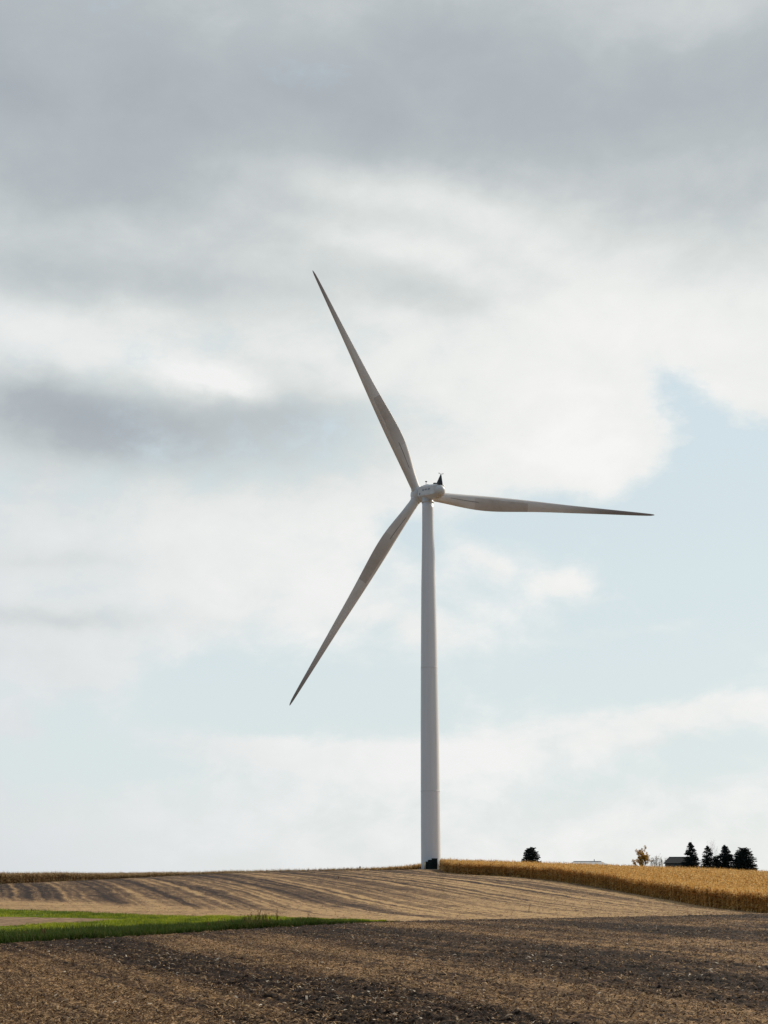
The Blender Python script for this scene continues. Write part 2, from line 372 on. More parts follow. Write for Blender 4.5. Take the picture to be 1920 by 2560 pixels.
def sheet(name, az_, r0, r1, nr, m, disp=None, lift=0., inv=False, kind='structure', fade=True):
    t = np.linspace(0, 1, nr)[:, None]
    a = az_[None, :]; R0 = np.broadcast_to(r0, az_.shape)[None]; R1 = np.broadcast_to(r1, az_.shape)[None]
    rr = 1 / ((1 / R0) * (1 - t) + (1 / R1) * t) if inv else R0 * (1 - t) + R1 * t
    x = rr * np.sin(np.radians(a)); y = rr * np.cos(np.radians(a))
    z = terr(x, y) + lift
    if disp is not None:
        d = disp(x, y)
        if fade: d = d * np.minimum(1, np.minimum(t, 1 - t) * nr / 4)
        z = z + d
    V = np.stack([x, y, z], -1).reshape(-1, 3); na = len(az_)
    i = np.arange(nr - 1)[:, None] * na + np.arange(na - 1)[None]
    Fc = np.stack([i, i + 1, i + 1 + na, i + na], -1).reshape(-1, 4)
    o = mesh_obj(name, V, Fc, m, smooth=True); tag(o, kind=kind)
    return o, x, y, t
# ground: one sheet to the horizon, 0.25 m under the fields that lie on it
azg = np.linspace(-180, 180, 361)
rg = np.r_[.5, 5, 12, 25, np.arange(40, 700, 10), np.geomspace(710, 9000, 40)]
x = rg[:, None] * np.sin(np.radians(azg))[None]; y = rg[:, None] * np.cos(np.radians(azg))[None]
z = terr(x, y) - .25
na = len(azg); i = np.arange(len(rg) - 1)[:, None] * na + np.arange(na - 1)[None]
g = mesh_obj('ground', np.stack([x, y, z], -1).reshape(-1, 3), np.stack([i, i + 1, i + 1 + na, i + na], -1).reshape(-1, 4), M_ground, smooth=True)
tag(g, kind='structure')
def band_near(x, y):
    c = .927 * x + .375 * y + fbm(x * .03, y * .03, 2, 91) * 5
    v = np.interp(c, [-40, -32, -26, -18, -12, -6, 0, 4, 11.5, 13, 17, 19, 26, 29, 35, 38, 45, 47, 53, 56, 63, 66, 80], [.6, .2, .65, .2, .7, .3, .45, .85, .8, .2, .12, .72, .8, .25, .22, .65, .6, .2, .3, .6, .5, .3, .5])
    rows = fbm(c * 1.1, (-.375 * x + .927 * y) * .03, 3, 92) + .9 * fbm(c * .55, (-.375 * x + .927 * y) * .012, 2, 86)
    e_ = np.clip(1 - (B1(np.degrees(np.arctan2(x, y))) - np.hypot(x, y)) / 16, 0, 1) * .22
    fine_ = fbm(c * 2.7, (-.375 * x + .927 * y) * .02, 3, 89)
    return np.clip(v + rows * 1.0 + fine_ * 1.0 + fbm(x * .12, y * .12, 3, 93) * .9 - e_, 0, 1)
def band_far(x, y):
    c = .966 * x + .259 * y + fbm(x * .014, y * .014, 2, 94) * 3
    c = c + fbm(x * .15, y * .15, 3, 98) * 1.3; ph = (c / 7.6) % 1.0; n_ = np.floor(c / 7.6); k_ = vnoise(n_ * 3.1, n_ * 0 + .5, 95)
    tri = np.clip((np.abs(ph - .5) - .06) / .28, 0, 1)
    a_ = np.degrees(np.arctan2(x, y)); lvl = np.interp(a_, [-16, -5, 4, 14], [.13, .24, .44, .54]) + .18 * (k_ - .5)
    v = lvl + (np.interp(a_, [-16, -4, 3, 14], [.45, .52, .72, .80]) - lvl) * tri
    r_ = np.hypot(x, y); dn = B2(a_); v = v + np.clip(1 - (r_ - dn) / 60, 0, 1) * .18 - np.clip((r_ - 225) / 70, 0, 1) * .16
    rows = fbm(c * .9, (-.259 * x + .966 * y) * .012, 3, 96)
    v = v + rows * 1.0 + fbm(c * 1.9, (-.259 * x + .966 * y) * .010, 3, 88) * 1.45 + fbm(x * .3, y * .3, 3, 99) * .35
    hl = np.clip((dn + np.interp(a_, [-16, -8, 0, 6], [22, 17, 9, 0]) + fbm(x * .05, y * .05, 2, 5) * 14 - r_) / 12 + .5, 0, 1) * (a_ < 8)
    hv = .80 + fbm(r_ * .9, a_ * .05, 3, 97) * .4
    return np.clip(v * (1 - hl) + hv * hl, 0, 1)
def setband(o, v):
    a_ = o.data.attributes.new('band', 'FLOAT', 'POINT'); a_.data.foreach_set('value', v.astype(np.float32).ravel())
azf = np.concatenate([np.linspace(-60, -19, 42)[:-1], np.linspace(-19, 19, 1150), np.linspace(19, 60, 42)[1:]])
def clods(x, y):
    ridge = fbm(x * .35, y * .35, 2, 40) * .10
    c = fbm(x * 2.6, y * 2.6, 3, 3); f = fbm(x * 9, y * 9, 3, 9)
    k_ = 1.25 - .9 * band_near(x, y)
    return ridge * .6 + (np.maximum(c, -.08) * .27 + f * .12) * k_
o, x, y, t = sheet('harvested_field', azf, 5.0, 31.0, 40, M_near); setband(o, band_near(x, y))
o, x, y, t = sheet('harvested_field', azf, 31.0, B1(azf), 620, M_near, clods, inv=True); setband(o, band_near(x, y))
azm = np.concatenate([np.linspace(-60, -19, 42)[:-1], np.linspace(-19, 19, 500), np.linspace(19, 60, 42)[1:]])
azgreen = azm[azm < azd(985)]
sheet('grass_waterway', azgreen, B1(azgreen), B2(azgreen) , 60, M_grassbase)
o, x, y, t = sheet('stubble_field', azm, B2(azm), B3(azm), 420, M_far, lambda x, y: fbm(x * 1.6, y * 1.6, 3, 21) * .17, fade=True)
setband(o, band_far(x, y))
sheet('corn_soil', azm, B3(azm), B4(azm), 60, M_cornsoil)

# dry tan patch lying in the left of the grass strip
def patch(t):
    x0, y0 = [], []
    return t
pa = np.linspace(azd(-400), azd(330), 80)
pr0 = np.interp(pa, [azd(-400), azd(0), azd(200), azd(330)], [108, 107.5, 112, 118]); pr1 = np.interp(pa, [azd(-400), azd(0), azd(200), azd(330)], [126, 124, 121, 118.3])
pr0 = pr0 + fbm(pa * 2, pa * 0, 3, 2) * 2.2; pr1 = np.maximum(pr0 + .1, pr1 + fbm(pa * 2, pa * 0 + 9, 3, 4) * 2.0)
sheet('dry_patch', pa, pr0, pr1, 24, M_tan, lambda x, y: fbm(x * 1.6, y * 1.6, 3, 21) * .06, lift=.03)

# ------------------------------------------------------------------ scattered ribbons (numpy)
def ribbons(base, h, width, lean, az_, seg=2, curl=.5, up=None):
    """tapering ribbons growing from base points: lean = horizontal reach / height"""
    n = len(base); V = []; dx, dy = np.cos(az_), np.sin(az_); px, py = -dy, dx
    for k in range(seg + 1):
        s = k / seg; reach = lean * h * s ** 1.5; hz = h * (s - curl * s * s)
        wd = width * (1 - s) ** .7 if k < seg else width * .08
        c = base + np.stack([dx * reach, dy * reach, hz], 1)
        off = np.stack([px * wd / 2, py * wd / 2, 0 * wd], 1)
        V += [c - off, c + off]
    V = np.stack(V, 1).reshape(-1, 3); m = 2 * (seg + 1)
    b = np.arange(n)[:, None] * m; q = np.array([[2 * k, 2 * k + 1, 2 * k + 3, 2 * k + 2] for k in range(seg)]).ravel()[None]
    return V, (b + q).reshape(-1, 4)
def merge(parts):
    Vs, Fs, b = [], [], 0
    for V, Fq in parts: Vs.append(V); Fs.append(Fq + b); b += len(V)
    return np.concatenate(Vs), np.concatenate(Fs)
def polar_pts(n, a0, a1, r0f, r1f, pw=2.0):
    a = rng.uniform(a0, a1, n); u = rng.random(n); r0 = r0f(a); r1 = r1f(a)
    r = (r0 ** pw + (r1 ** pw - r0 ** pw) * u) ** (1 / pw)
    return r * np.sin(np.radians(a)), r * np.cos(np.radians(a)), r, a

# straw and husks lying on the near field: small bent strips
def litter(n, a0, a1, r0f, r1f, pw, lmin, lmax, wr, name, m, lift, dispf, tilt=.25, dens=None):
    x, y, r, a = polar_pts(n, a0, a1, r0f, r1f, pw)
    if dens is not None:
        k = rng.random(len(x)) < dens(x, y); x, y = x[k], y[k]
    n = len(x); L = rng.uniform(lmin, 1, n) ** 2 * lmax; W = L * rng.uniform(wr[0], wr[1], n); th = rng.uniform(0, 2 * math.pi, n)
    z = terr(x, y) + dispf(x, y) + lift
    t1 = rng.uniform(-tilt, tilt, n); arch = rng.uniform(0, .25, n)
    dx, dy = np.cos(th), np.sin(th); V = []
    for s in (-.5, 0, .5):
        cx = x + dx * L * s; cy = y + dy * L * s; cz = z + t1 * L * s + (arch * L if s == 0 else 0)
        roll = rng.uniform(-.5, .5, n)
        for q in (-.5, .5): V.append(np.stack([cx - dy * W * q, cy + dx * W * q, cz + roll * W * q], 1))
    V = np.stack(V, 1).reshape(-1, 3); b = np.arange(n)[:, None] * 6
    return mesh_obj(name, V, (b + np.array([[0, 1, 3, 2, 2, 3, 5, 4]])).reshape(-1, 4), m)
d0 = lambda k: (lambda a: np.full_like(a, k))
def ndens(x, y): return np.clip(.16 + .80 * band_near(x, y) + 1.3 * fbm(x * .7, y * .7, 3, 71), .06, 1)
def ddens(x, y): return np.clip(1.05 - 1.25 * band_near(x, y), .04, 1)
tag(litter(330000, -17.5, 17.5, d0(32.), lambda a: B1(a) - 1, .9, .22, .27, (.08, .2), 'straw_litter', M_husk, .02, clods, tilt=.55, dens=ndens),
    'brown straw and stalk litter strewn over the dark near field', 'straw', kind='stuff')
M_palehusk = mat('bleached_husks', rand_island((.30, .22, .14), (.66, .58, .46)), .8, .2, trans=.2)
tag(litter(2600, -17.5, 17.5, d0(32.), lambda a: B1(a) - 1, .7, .35, .24, (.16, .36), 'bleached_husks', M_palehusk, .04, clods, tilt=.4, dens=lambda x, y: ddens(x, y) * .8 + .1),
    'bleached corn husks scattered over the dark near field', 'husks', kind='stuff')
tag(litter(60000, -18, 18, lambda a: B2(a) + .5, lambda a: B3(a) - 1, 1.2, .3, .28, (.1, .3), 'stubble_litter', M_husk2, .03, lambda x, y: fbm(x * 1.6, y * 1.6, 3, 21) * .17, dens=lambda x, y: np.clip(band_far(x, y), .1, 1)),
    'pale straw lying over the sloping stubble field below the turbine', 'straw', kind='stuff')
# clods: squat five-sided lumps
def clod_mesh(n):
    x, y, r, a = polar_pts(n, -17.5, 17.5, d0(32.), lambda a: B1(a) - 1, .9)
    k = rng.random(n) < ddens(x, y); x, y = x[k], y[k]; n = len(x)
    s = rng.uniform(.2, 1, n) ** 2 * .11 + .015; z = terr(x, y) + clods(x, y) - .01; ph = rng.uniform(0, 6.28, n)
    V = []
    for k in range(5):
        j = rng.uniform(.6, 1.2, n) * s; an = ph + k * 2 * math.pi / 5
        V.append(np.stack([x + np.cos(an) * j, y + np.sin(an) * j, z - .02], 1))
    V.append(np.stack([x + rng.uniform(-.3, .3, n) * s, y + rng.uniform(-.3, .3, n) * s, z + s * rng.uniform(.25, .6, n)], 1))
    V = np.stack(V, 1).reshape(-1, 3); b = np.arange(n)[:, None] * 6
    q = np.array([[k, (k + 1) % 5, 5] for k in range(5)]).ravel()[None]
    return mesh_obj('soil_clods', V, (b + q).reshape(-1, 3), M_clod)
tag(clod_mesh(30000), 'dark lumps of turned soil across the near field', 'soil clods', kind='stuff')

# grass of the waterway
def in_patch(x, y):
    a = np.degrees(np.arctan2(x, y)); r = np.hypot(x, y)
    return (a < azd(325)) & (r > np.interp(a, pa, pr0)) & (r < np.interp(a, pa, pr1))
x, y, r, a = polar_pts(170000, azd(-300), azd(965), lambda a: B1(a) + .1, lambda a: B2(a) + .2, 2)
k = ~in_patch(x, y) & (rng.random(len(x)) < np.clip(.85 + 1.3 * fbm(x * .12, y * .12, 3, 50) + 2.2 * fbm(x * .5, y * .5, 3, 51), .06, 1)); x, y = x[k], y[k]; n = len(x)
V, Fq = ribbons(np.stack([x, y, terr(x, y)], 1), rng.uniform(.07, .26, n) * (1 + 2.4 * fbm(x * .3, y * .3, 3, 8)), rng.uniform(.02, .05, n), rng.uniform(.2, .9, n), rng.uniform(0, 6.28, n), 2, .2)
tag(mesh_obj('grass', V, Fq, M_grass), 'bright green grass growing in the strip below the stubble field', 'grass', kind='stuff')
x, y, r, a = polar_pts(90000, azd(-300), azd(1000), lambda a: B1(a) - .8, lambda a: B1(a) + np.interp(a, [-16, -8, 0], [15, 7, .5]), 2)
k = rng.random(len(x)) < np.clip(1.0 - (np.hypot(x, y) - B1(np.degrees(np.arctan2(x, y)))) / 14, 0, 1) ; x, y = x[k], y[k]; n = len(x); aa = np.degrees(np.arctan2(x, y)); tap = np.clip((B2(aa) - B1(aa)) / 12, .12, 1)
V, Fq = ribbons(np.stack([x, y, terr(x, y)], 1), rng.uniform(.15, .55, n) * tap * (1 + 1.5 * fbm(x * .5, y * .5, 2, 18)), rng.uniform(.03, .06, n), rng.uniform(.1, .6, n), rng.uniform(0, 6.28, n), 2, .15)
tag(mesh_obj('rank_grass', V, Fq, M_grassdark), 'dark taller grass along the near edge of the green strip', 'grass', kind='stuff')

# ------------------------------------------------------------------ corn
def corn(x, y, full):
    n = len(x); z = terr(x, y); H = rng.uniform(1.7, 2.3, n) + rng.random(n) ** 8 * .35 + .25 * fbm(x * .12, y * .12, 2, 60) * 2
    base = np.stack([x, y, z], 1); parts = []
    parts.append(ribbons(base, H * 1.04, np.full(n, .075), rng.uniform(0, .08, n), rng.uniform(0, 6.28, n), 2, 0))          # stalk with tassel
    nl = 11 if full else 5
    a0 = rng.uniform(0, 6.28, n)
    for k in range(nl):
        fr = (.12 + .82 * k / nl) if full else (.62 + .34 * k / nl)
        h0 = H * fr + rng.uniform(-.08, .08, n)
        L = rng.uniform(.35, .62, n) * (1.1 - .35 * fr); b = base.copy(); b[:, 2] += h0
        V, Fq = ribbons(b, L * rng.uniform(.5, 1.1, n), rng.uniform(.09, .19, n), rng.uniform(.7, 1.6, n), a0 + k * 2.4 + rng.uniform(-.5, .5, n), 3, rng.uniform(.6, 1.7))
        parts.append((V, Fq))
    return merge(parts)
xs, ys = [], []
xe, ye, re_, ae = polar_pts(42000, -17.5, 17.5, B3, lambda a: B3(a) + 9, 2)
xi, yi, ri, ai = polar_pts(78000, -17.5, 17.5, lambda a: B3(a) + 9, lambda a: np.maximum(B3(a) + 20, 352.), 1.0)
def cropped(x, y, pad=0):       # gap round the turbine pad
    return np.hypot(x - 9.6, (y - 287.8) * .9) > 3.4 + pad
k = cropped(xe, ye); xe, ye = xe[k], ye[k]
k = cropped(xi, yi); xi, yi = xi[k], yi[k]
cV, cF = merge([corn(xe, ye, True), corn(xi, yi, False)])
tag(mesh_obj('corn_crop', cV, cF, M_corn), 'ripe golden corn standing along the crest and down the right side', 'corn', kind='stuff')

# ------------------------------------------------------------------ wind turbine
TB = at(1077.5, 2174, 288); TB[2] = tz(TB[0], TB[1])
wt = empty('wind_turbine', tuple(TB)); tag(wt, 'tall white three bladed wind turbine standing on the crest between corn', 'wind turbine')
prof = [(0, 2.03), (8, 2.02), (16, 1.99), (30, 1.91), (41.5, 1.80), (50, 1.70), (59, 1.585), (71, 1.31), (77.9, 1.24)]
def ring(r, z, n=64, cx=0, cy=0): return [(cx + r * math.cos(2 * math.pi * i / n), cy + r * math.sin(2 * math.pi * i / n), z) for i in range(n)]
zz = np.linspace(0, 77.9, 60); rad = np.interp(zz, [p[0] for p in prof], [p[1] for p in prof])
tw = MB().loft([ring(r_, z_) for r_, z_ in zip(rad, zz)]).build('tower', M_tower, wt, True)
for zj in (15.8, 41.5):
    rj = np.interp(zj, zz, rad); MB().loft([ring(rj + .012, zj - .09), ring(rj + .035, zj - .05), ring(rj + .035, zj + .05), ring(rj + .012, zj + .09)]).build('flange_ring', M_nac, tw, True)
MB().loft([ring(2.9, -.35), ring(2.9, .10), ring(2.75, .16)]).build('foundation', M_conc, wt)
MB().loft([ring(1.30, 77.88, 48), ring(1.36, 77.92, 48), ring(1.36, 78.1, 48), ring(1.2, 78.12, 48), ring(1.2, 79.2, 48)]).build('yaw_bearing', M_nac, wt, True)
AL, TI = R(28), R(8)
HH = 80.2
Aax = Vector((-math.sin(AL) * math.cos(TI), math.cos(AL) * math.cos(TI), math.sin(TI)))      # shaft, pointing upwind
Rt = Vector((math.cos(AL), math.sin(AL), 0)); Up = Rt.cross(Aax)
NB = Vector((0, 0, HH))                       # shaft point above the tower, relative to base
def nac(u, v, s):                              # u across, v up, s towards the tail -> local coordinates
    return tuple(NB + Rt * u + Up * v - Aax * s)
def section(s, wd, top, bot, ch, dome=0):
    P_ = []
    hw = wd / 2; c1 = ch * .45; c2 = ch
    pts = [(hw - c2, bot), (hw, bot + c2 * .85), (hw, 0), (hw, top - c1), (hw - c1, top), (0, top + .10), (-hw + c1, top), (-hw, top - c1), (-hw, 0), (-hw, bot + c2 * .85), (-hw + c2, bot), (0, bot - .08)]
    return [nac(u, v, s) for u, v in pts]
secs = [(-2.6, 1.9, .95, -.95, .5), (-2.4, 2.5, 1.3, -1.2, .7), (-1.8, 2.85, 1.55, -1.42, .85), (-.6, 3.0, 1.6, -1.55, .95), (2.6, 3.0, 1.48, -1.66, .95), (4.9, 2.85, 1.38, -1.60, .9), (5.3, 2.65, 1.28, -1.42, .85)]
nb = MB().loft([section(*q) for q in secs]).build('nacelle', M_nac, wt)
bm_ = nb.modifiers.new('bevel', 'BEVEL'); bm_.width = .10; bm_.segments = 3; bm_.limit_method = 'ANGLE'; bm_.angle_limit = R(20)
# domed tail cover
rings = []
for k in range(11):
    f_ = k / 10 * math.pi / 2; rr_ = 1.27 * math.cos(f_) + .02; s_ = 5.2 + 1.15 * math.sin(f_)
    rings.append([nac(rr_ * math.cos(2 * math.pi * i / 40), -.03 + rr_ * math.sin(2 * math.pi * i / 40), s_) for i in range(40)])
MB().loft(rings).build('tail_cover', M_nac, wt, True)
def obox(c, du, dv, ds): # oriented box in nacelle frame
    V = [nac(c[0] + i * du / 2, c[1] + j * dv / 2, c[2] + k * ds / 2) for k in (-1, 1) for j in (-1, 1) for i in (-1, 1)]
    return V, [[0, 2, 3, 1], [4, 5, 7, 6], [0, 1, 5, 4], [2, 6, 7, 3], [0, 4, 6, 2], [1, 3, 7, 5]]
for k, (s_, ln, hh) in enumerate(((.5, .40, .34), (1.15, .42, .10), (1.8, .40, .34), (2.45, .42, .10), (3.1, .40, .34))):
    MB().add(*obox((-1.51, .42, s_), .04, hh, ln)).build('side_mark', M_mark, nb)
MB().add(*obox((-1.49, -.30, -.9), .05, .5, .28)).build('vent', M_dark, nb)
MB().add(*obox((-1.51, -.62, 1.2), .02, .035, 4.0)).build('seam', M_panel, nb)
MB().add(*obox((0, 1.66, .2), 1.6, .16, 2.0)).build('roof_hatch', M_nac, nb)
MB().tube([nac(-.4, 1.5, -.3), nac(-.4, 2.5, -.3)], [.05, .05], 8).add(*obox((-.4, 2.55, -.3), .34, .2, .34)).build('warning_light', M_dark, nb)
MB().add(*obox((-.55, 1.55, 3.9), .45, .42, .7)).build('cooler_box', M_dark, nb)
# wedge-shaped wind sensor mast with a crossbar
fin = MB()
b0 = [(-.62, 1.3, 4.5), (.50, 1.3, 4.5), (.50, 1.3, 5.6), (-.62, 1.3, 5.6)]; t0_ = [(.12, 3.65, 5.0), (.24, 3.65, 5.0), (.24, 3.65, 5.12), (.12, 3.65, 5.12)]
fin.loft([[nac(*p) for p in b0], [nac(*p) for p in t0_]])
fo = fin.build('sensor_mast', M_dark, wt)
MB().add(*obox((.18, 3.72, 5.06), 1.05, .06, .06)).add(*obox((-.32, 3.82, 5.06), .10, .2, .10)).add(*obox((.68, 3.82, 5.06), .10, .2, .10)).build('crossbar', M_dark, fo)
# hub and spinner
OV = 4.0
hubc = NB + Aax * OV
rings = []
for s_, r_ in ((-1.55, 1.25), (-1.5, 1.5), (-.9, 1.68), (0, 1.74), (.9, 1.62), (1.7, 1.2), (2.2, .7), (2.42, .2)):
    rings.append([tuple(hubc + Aax * s_ + (Rt * math.cos(2 * math.pi * i / 40) + Up * math.sin(2 * math.pi * i / 40)) * r_) for i in range(40)])
hub = MB().loft(rings).build('hub', M_nac, wt, True)
# blades: aimed so that each tip lies where the photograph has it on the rotor plane
hubW = Vector(TB) + hubc
camW = Vector((0, 0, CZ)); BL = 56.0
stations = [(0.0, 2.0, 1.0, 12), (.03, 2.08, 1.0, 12), (.07, 2.35, .84, 13.5), (.11, 2.78, .62, 14), (.15, 3.15, .47, 13.5), (.20, 3.50, .36, 12.5), (.25, 3.60, .30, 11), (.31, 3.44, .26, 9), (.38, 3.05, .235, 7.5), (.46, 2.58, .22, 6),
    (.55, 2.15, .20, 4.5), (.64, 1.78, .19, 3.2), (.73, 1.44, .18, 2), (.82, 1.12, .175, 1), (.90, .86, .17, 0), (.95, .68, .17, -.5), (.98, .50, .17, -1), (.994, .30, .17, -1), (1.0, .06, .2, -1)]
sp = np.array(stations)
def foil(c, tk, tw_, zpos, le, N=40):
    bl = np.clip((tk - .30) / .6, 0, 1); pts = []
    for i in range(N):
        a_ = 2 * math.pi * i / N; xc = .5 - .5 * math.cos(a_)      # 0 LE..1 TE..0
        yt = 5 * tk * (.2969 * math.sqrt(xc) - .126 * xc - .3516 * xc ** 2 + .2843 * xc ** 3 - .1036 * xc ** 4) * c
        cam_ = .035 * c * 4 * xc * (1 - xc)
        ya = (yt if a_ <= math.pi else -yt) - cam_; yc = math.sin(a_) * .5 * c * tk
        X = (xc * c); Y = ya * (1 - bl) + yc * bl
        pts.append((X, Y))
    t_ = R(tw_); r = []
    for X, Y in pts:
        X -= le; r.append((X * math.cos(t_) + Y * math.sin(t_), -X * math.sin(t_) + Y * math.cos(t_), zpos))
    return r
def blade_at(u): return [float(np.interp(u, sp[:, 0], sp[:, k])) for k in (1, 2, 3)]
def smooth_at(u):
    acc = np.zeros(3); ww = 0
    for d_, wgt in ((-.04, 1), (-.02, 2), (0, 3), (.02, 2), (.04, 1)): acc += np.array(blade_at(min(1, max(0, u + d_)))) * wgt; ww += wgt
    return acc / ww if .04 < u < .95 else np.array(blade_at(u))
us = np.concatenate([np.linspace(0, .3, 26), np.linspace(.32, .96, 34), [.97, .98, .988, .994, 1.0]])
def le_of(u, c): return 1.0 + (c * .30 - 1.0) * min(1, max(0, (u - .05) / .55)) * 1.0 if u < .6 else c * .30 + .0
def bl_y(u): return 0.0
def blade_mesh(name, Lb, parent, M4):
    rings = [foil(*[smooth_at(u)[k] for k in (0, 1, 2)], 1.1 + u * (Lb - 1.1), le_of(u, smooth_at(u)[0])) for u in us]
    b = MB().loft(rings).build(name, M_blade, parent, True)
    b.matrix_local = M4
    # trailing panel: thin skin patch 12 mm proud of the camera-side shell, from 22 % to 46 % span
    def skin(u, f, lift):
        c, tk, tw_ = smooth_at(u); rg_ = foil(c, tk, tw_, 1.1 + u * (Lb - 1.1), le_of(u, c), 80)
        i_ = 79 - int(round(f * 38)); p_ = Vector(rg_[i_]); q_ = Vector(rg_[i_ - 1]); tdir = (q_ - p_).normalized(); nrm = Vector((tdir.y, -tdir.x, 0))
        if nrm.y > 0: nrm = -nrm
        return p_ + nrm * lift
    def patchmesh(nm, u0, u1, f0, f1, m_, lift=.006, nu=22, nf=10):
        G = [[skin(u0 + (u1 - u0) * a_ / nu, f0(a_ / nu) + (f1(a_ / nu) - f0(a_ / nu)) * q / nf, lift) for q in range(nf + 1)] for a_ in range(nu + 1)]
        V = [p for r_ in G for p in r_]; Fs = [[a_ * (nf + 1) + q, a_ * (nf + 1) + q + 1, (a_ + 1) * (nf + 1) + q + 1, (a_ + 1) * (nf + 1) + q] for a_ in range(nu) for q in range(nf)]
        o_ = MB().add(V, Fs).build(nm, m_, b, True)
        o_.data.polygons.foreach_set('use_smooth', [True] * len(o_.data.polygons))
        return o_
    patchmesh('skin_panel', .20, .425, lambda s: .30 + .06 * s, lambda s: .95, M_panel)
    patchmesh('seam_line', .045, .215, lambda s: .52 - .02 * s, lambda s: .536 - .02 * s, M_seam, .02, 20, 1)
    return b
tips = [(781, 676), (1637, 1287), (724, 1764)]
for px, py in tips:
    d = Vector(ray(px, py)); tpar = (hubW - camW).dot(Aax) / d.dot(Aax); tipW = camW + d * tpar
    span = tipW - hubW; Lb = span.length; span.normalize()
    te = (-Aax).cross(span).normalized() * -1
    if te.dot(Rt * span.dot(Up) - Up * span.dot(Rt)) < 0: te = -te
    thick = span.cross(te)
    M4 = Matrix(((te.x, thick.x, span.x, hubc.x), (te.y, thick.y, span.y, hubc.y), (te.z, thick.z, span.z, hubc.z), (0, 0, 0, 1)))
    print('blade', Lb, thick.dot(Aax))
    bo = blade_mesh('blade', Lb, wt, M4)
    MB().loft([ring(1.08, 1.35, 40), ring(1.12, 1.4, 40), ring(1.12, 1.75, 40), ring(1.05, 1.85, 40)]).build('root_collar', M_nac, bo, True)

# ------------------------------------------------------------------ transformer and marker post at the tower foot
tp = at(1079, 2174, 284.5); gz = tz(tp[0], tp[1])
tf = empty('transformer', (tp[0], tp[1], gz)); tag(tf, 'dark green stepped transformer cabinet at the foot of the turbine tower', 'transformer')
S_ = 285 / F
MB().box((.60, 0, 1.06), (1.12, 1.6, 2.12), .04).build('tank', M_trafo, tf)
MB().box((-.34, -.1, .94), (.80, 1.3, 1.88), .04).build('cabinet', M_trafo, tf)
MB().box((-.98, -.1, .78), (.50, 1.1, 1.56), .03).build('side_box', M_trafo, tf)
MB().box((.60, 0, 2.15), (1.2, 1.7, .06), .01).build('lid', M_trafo, tf)
c_ = MB()
for k in range(6): c_.box((.16 + k * .17, -.86, 1.1), (.04, .12, 1.5))
c_.build('cooling_fins', M_trafo, tf)
MB().box((-.34, -.765, 1.0), (.05, .04, .25)).build('handle', M_dark, tf)
MB().box((0, 0, -.03), (2.9, 2.2, .14), .03).build('pad', M_conc, tf)
pp = at(1062, 2176, 283.0); gz = tz(pp[0], pp[1])
po = empty('marker_post', (pp[0], pp[1], gz)); tag(po, 'short pale marker post beside the dark transformer cabinet', 'post')
MB().tube([(0, 0, -.1), (0, 0, 1.35)], [.11, .11], 10).build('post', M_post, po, True)
MB().tube([(0, 0, 1.35), (0, 0, 1.47)], [.14, .06], 10).build('cap', M_post, po, True)

# ------------------------------------------------------------------ trees
def leafcloud(cent, size, n_each, sx, m, name, parent, flat=.6, seed=1):
    rg_ = np.random.default_rng(seed); C = np.repeat(np.asarray(cent), n_each, axis=0); s = np.repeat(np.asarray(size), n_each)
    n = len(C); d = rg_.normal(size=(n, 3)); d /= np.linalg.norm(d, axis=1)[:, None]; d[:, 2] *= flat
    c = C + d * (s * rg_.random(n) ** .5)[:, None]
    a = rg_.normal(size=(n, 3)); a /= np.linalg.norm(a, axis=1)[:, None]; b = rg_.normal(size=(n, 3)); b = np.cross(a, b); b /= np.linalg.norm(b, axis=1)[:, None]
    h = sx * rg_.uniform(.5, 1.2, n)[:, None]
    V = np.stack([c - a * h, c + b * h * .5, c + a * h, c - b * h * .5], 1).reshape(-1, 3)
    return mesh_obj(name, V, np.arange(n * 4).reshape(-1, 4), m, parent)
def conifer(px, base_py, top_py, wpx, D, label, width_prof, seed, gaps=.12, twin=0, group='conifers behind the corn'):
    """built where it stands: crown follows a half-width profile (fraction of height -> fraction of half-width)"""
    rg_ = np.random.default_rng(seed); p = at(px, 2160, D); gz = tz(p[0], p[1]); top = at(px, top_py, D)[2]; H = top - gz
    hw = wpx / 2 / F * D * 1.30
    o = empty('conifer_tree', (p[0], p[1], gz)); tag(o, label, 'tree', group)
    tr = MB().tube([(0, 0, -.3), (0, 0, H * .5), (0, 0, H * .97)], [.28, .16, .03], 8)
    xs_, ys_ = zip(*width_prof); cent, size = [], []
    tiers = int(H / .55)
    for k in range(tiers):
        f_ = .06 + .93 * k / tiers; w0 = np.interp(f_, xs_, ys_) * hw
        nb_ = max(5, int(9 + w0 * 4))
        for j in range(nb_):
            a_ = rg_.uniform(0, 6.28); L = w0 * rg_.uniform(.66, 1.16)
            if rg_.random() < gaps: continue
            zb = H * f_ + rg_.uniform(-.25, .25)
            e = (L * math.cos(a_), L * math.sin(a_), zb + L * rg_.uniform(-.12, .22))
            if j % 3 == 0: tr.tube([(0, 0, zb - .1), e], [.05, .015], 4)
            m_ = max(2, int(L / .45))
            for q in range(m_):
                t_ = (q + 1) / m_; cent.append((e[0] * t_, e[1] * t_, zb + (e[2] - zb) * t_)); size.append(.18 + .30 * (1 - t_ * .55) * min(1, L))
    cent.append((0, 0, H * .985)); size.append(.16)
    tr.build('trunk', M_bark, o)
    leafcloud(cent, size, 13, .21, M_needle, 'crown', o, .7, seed)
    return o
cone = [(0, .9), (.1, 1), (.35, .82), (.6, .58), (.8, .38), (.93, .2), (1, .04)]
egg = [(0, .75), (.15, 1), (.4, .95), (.65, .78), (.85, .55), (.95, .34), (1, .1)]
column_ = [(0, .95), (.15, 1), (.45, .95), (.7, .85), (.82, .55), (.93, .25), (1, .05)]
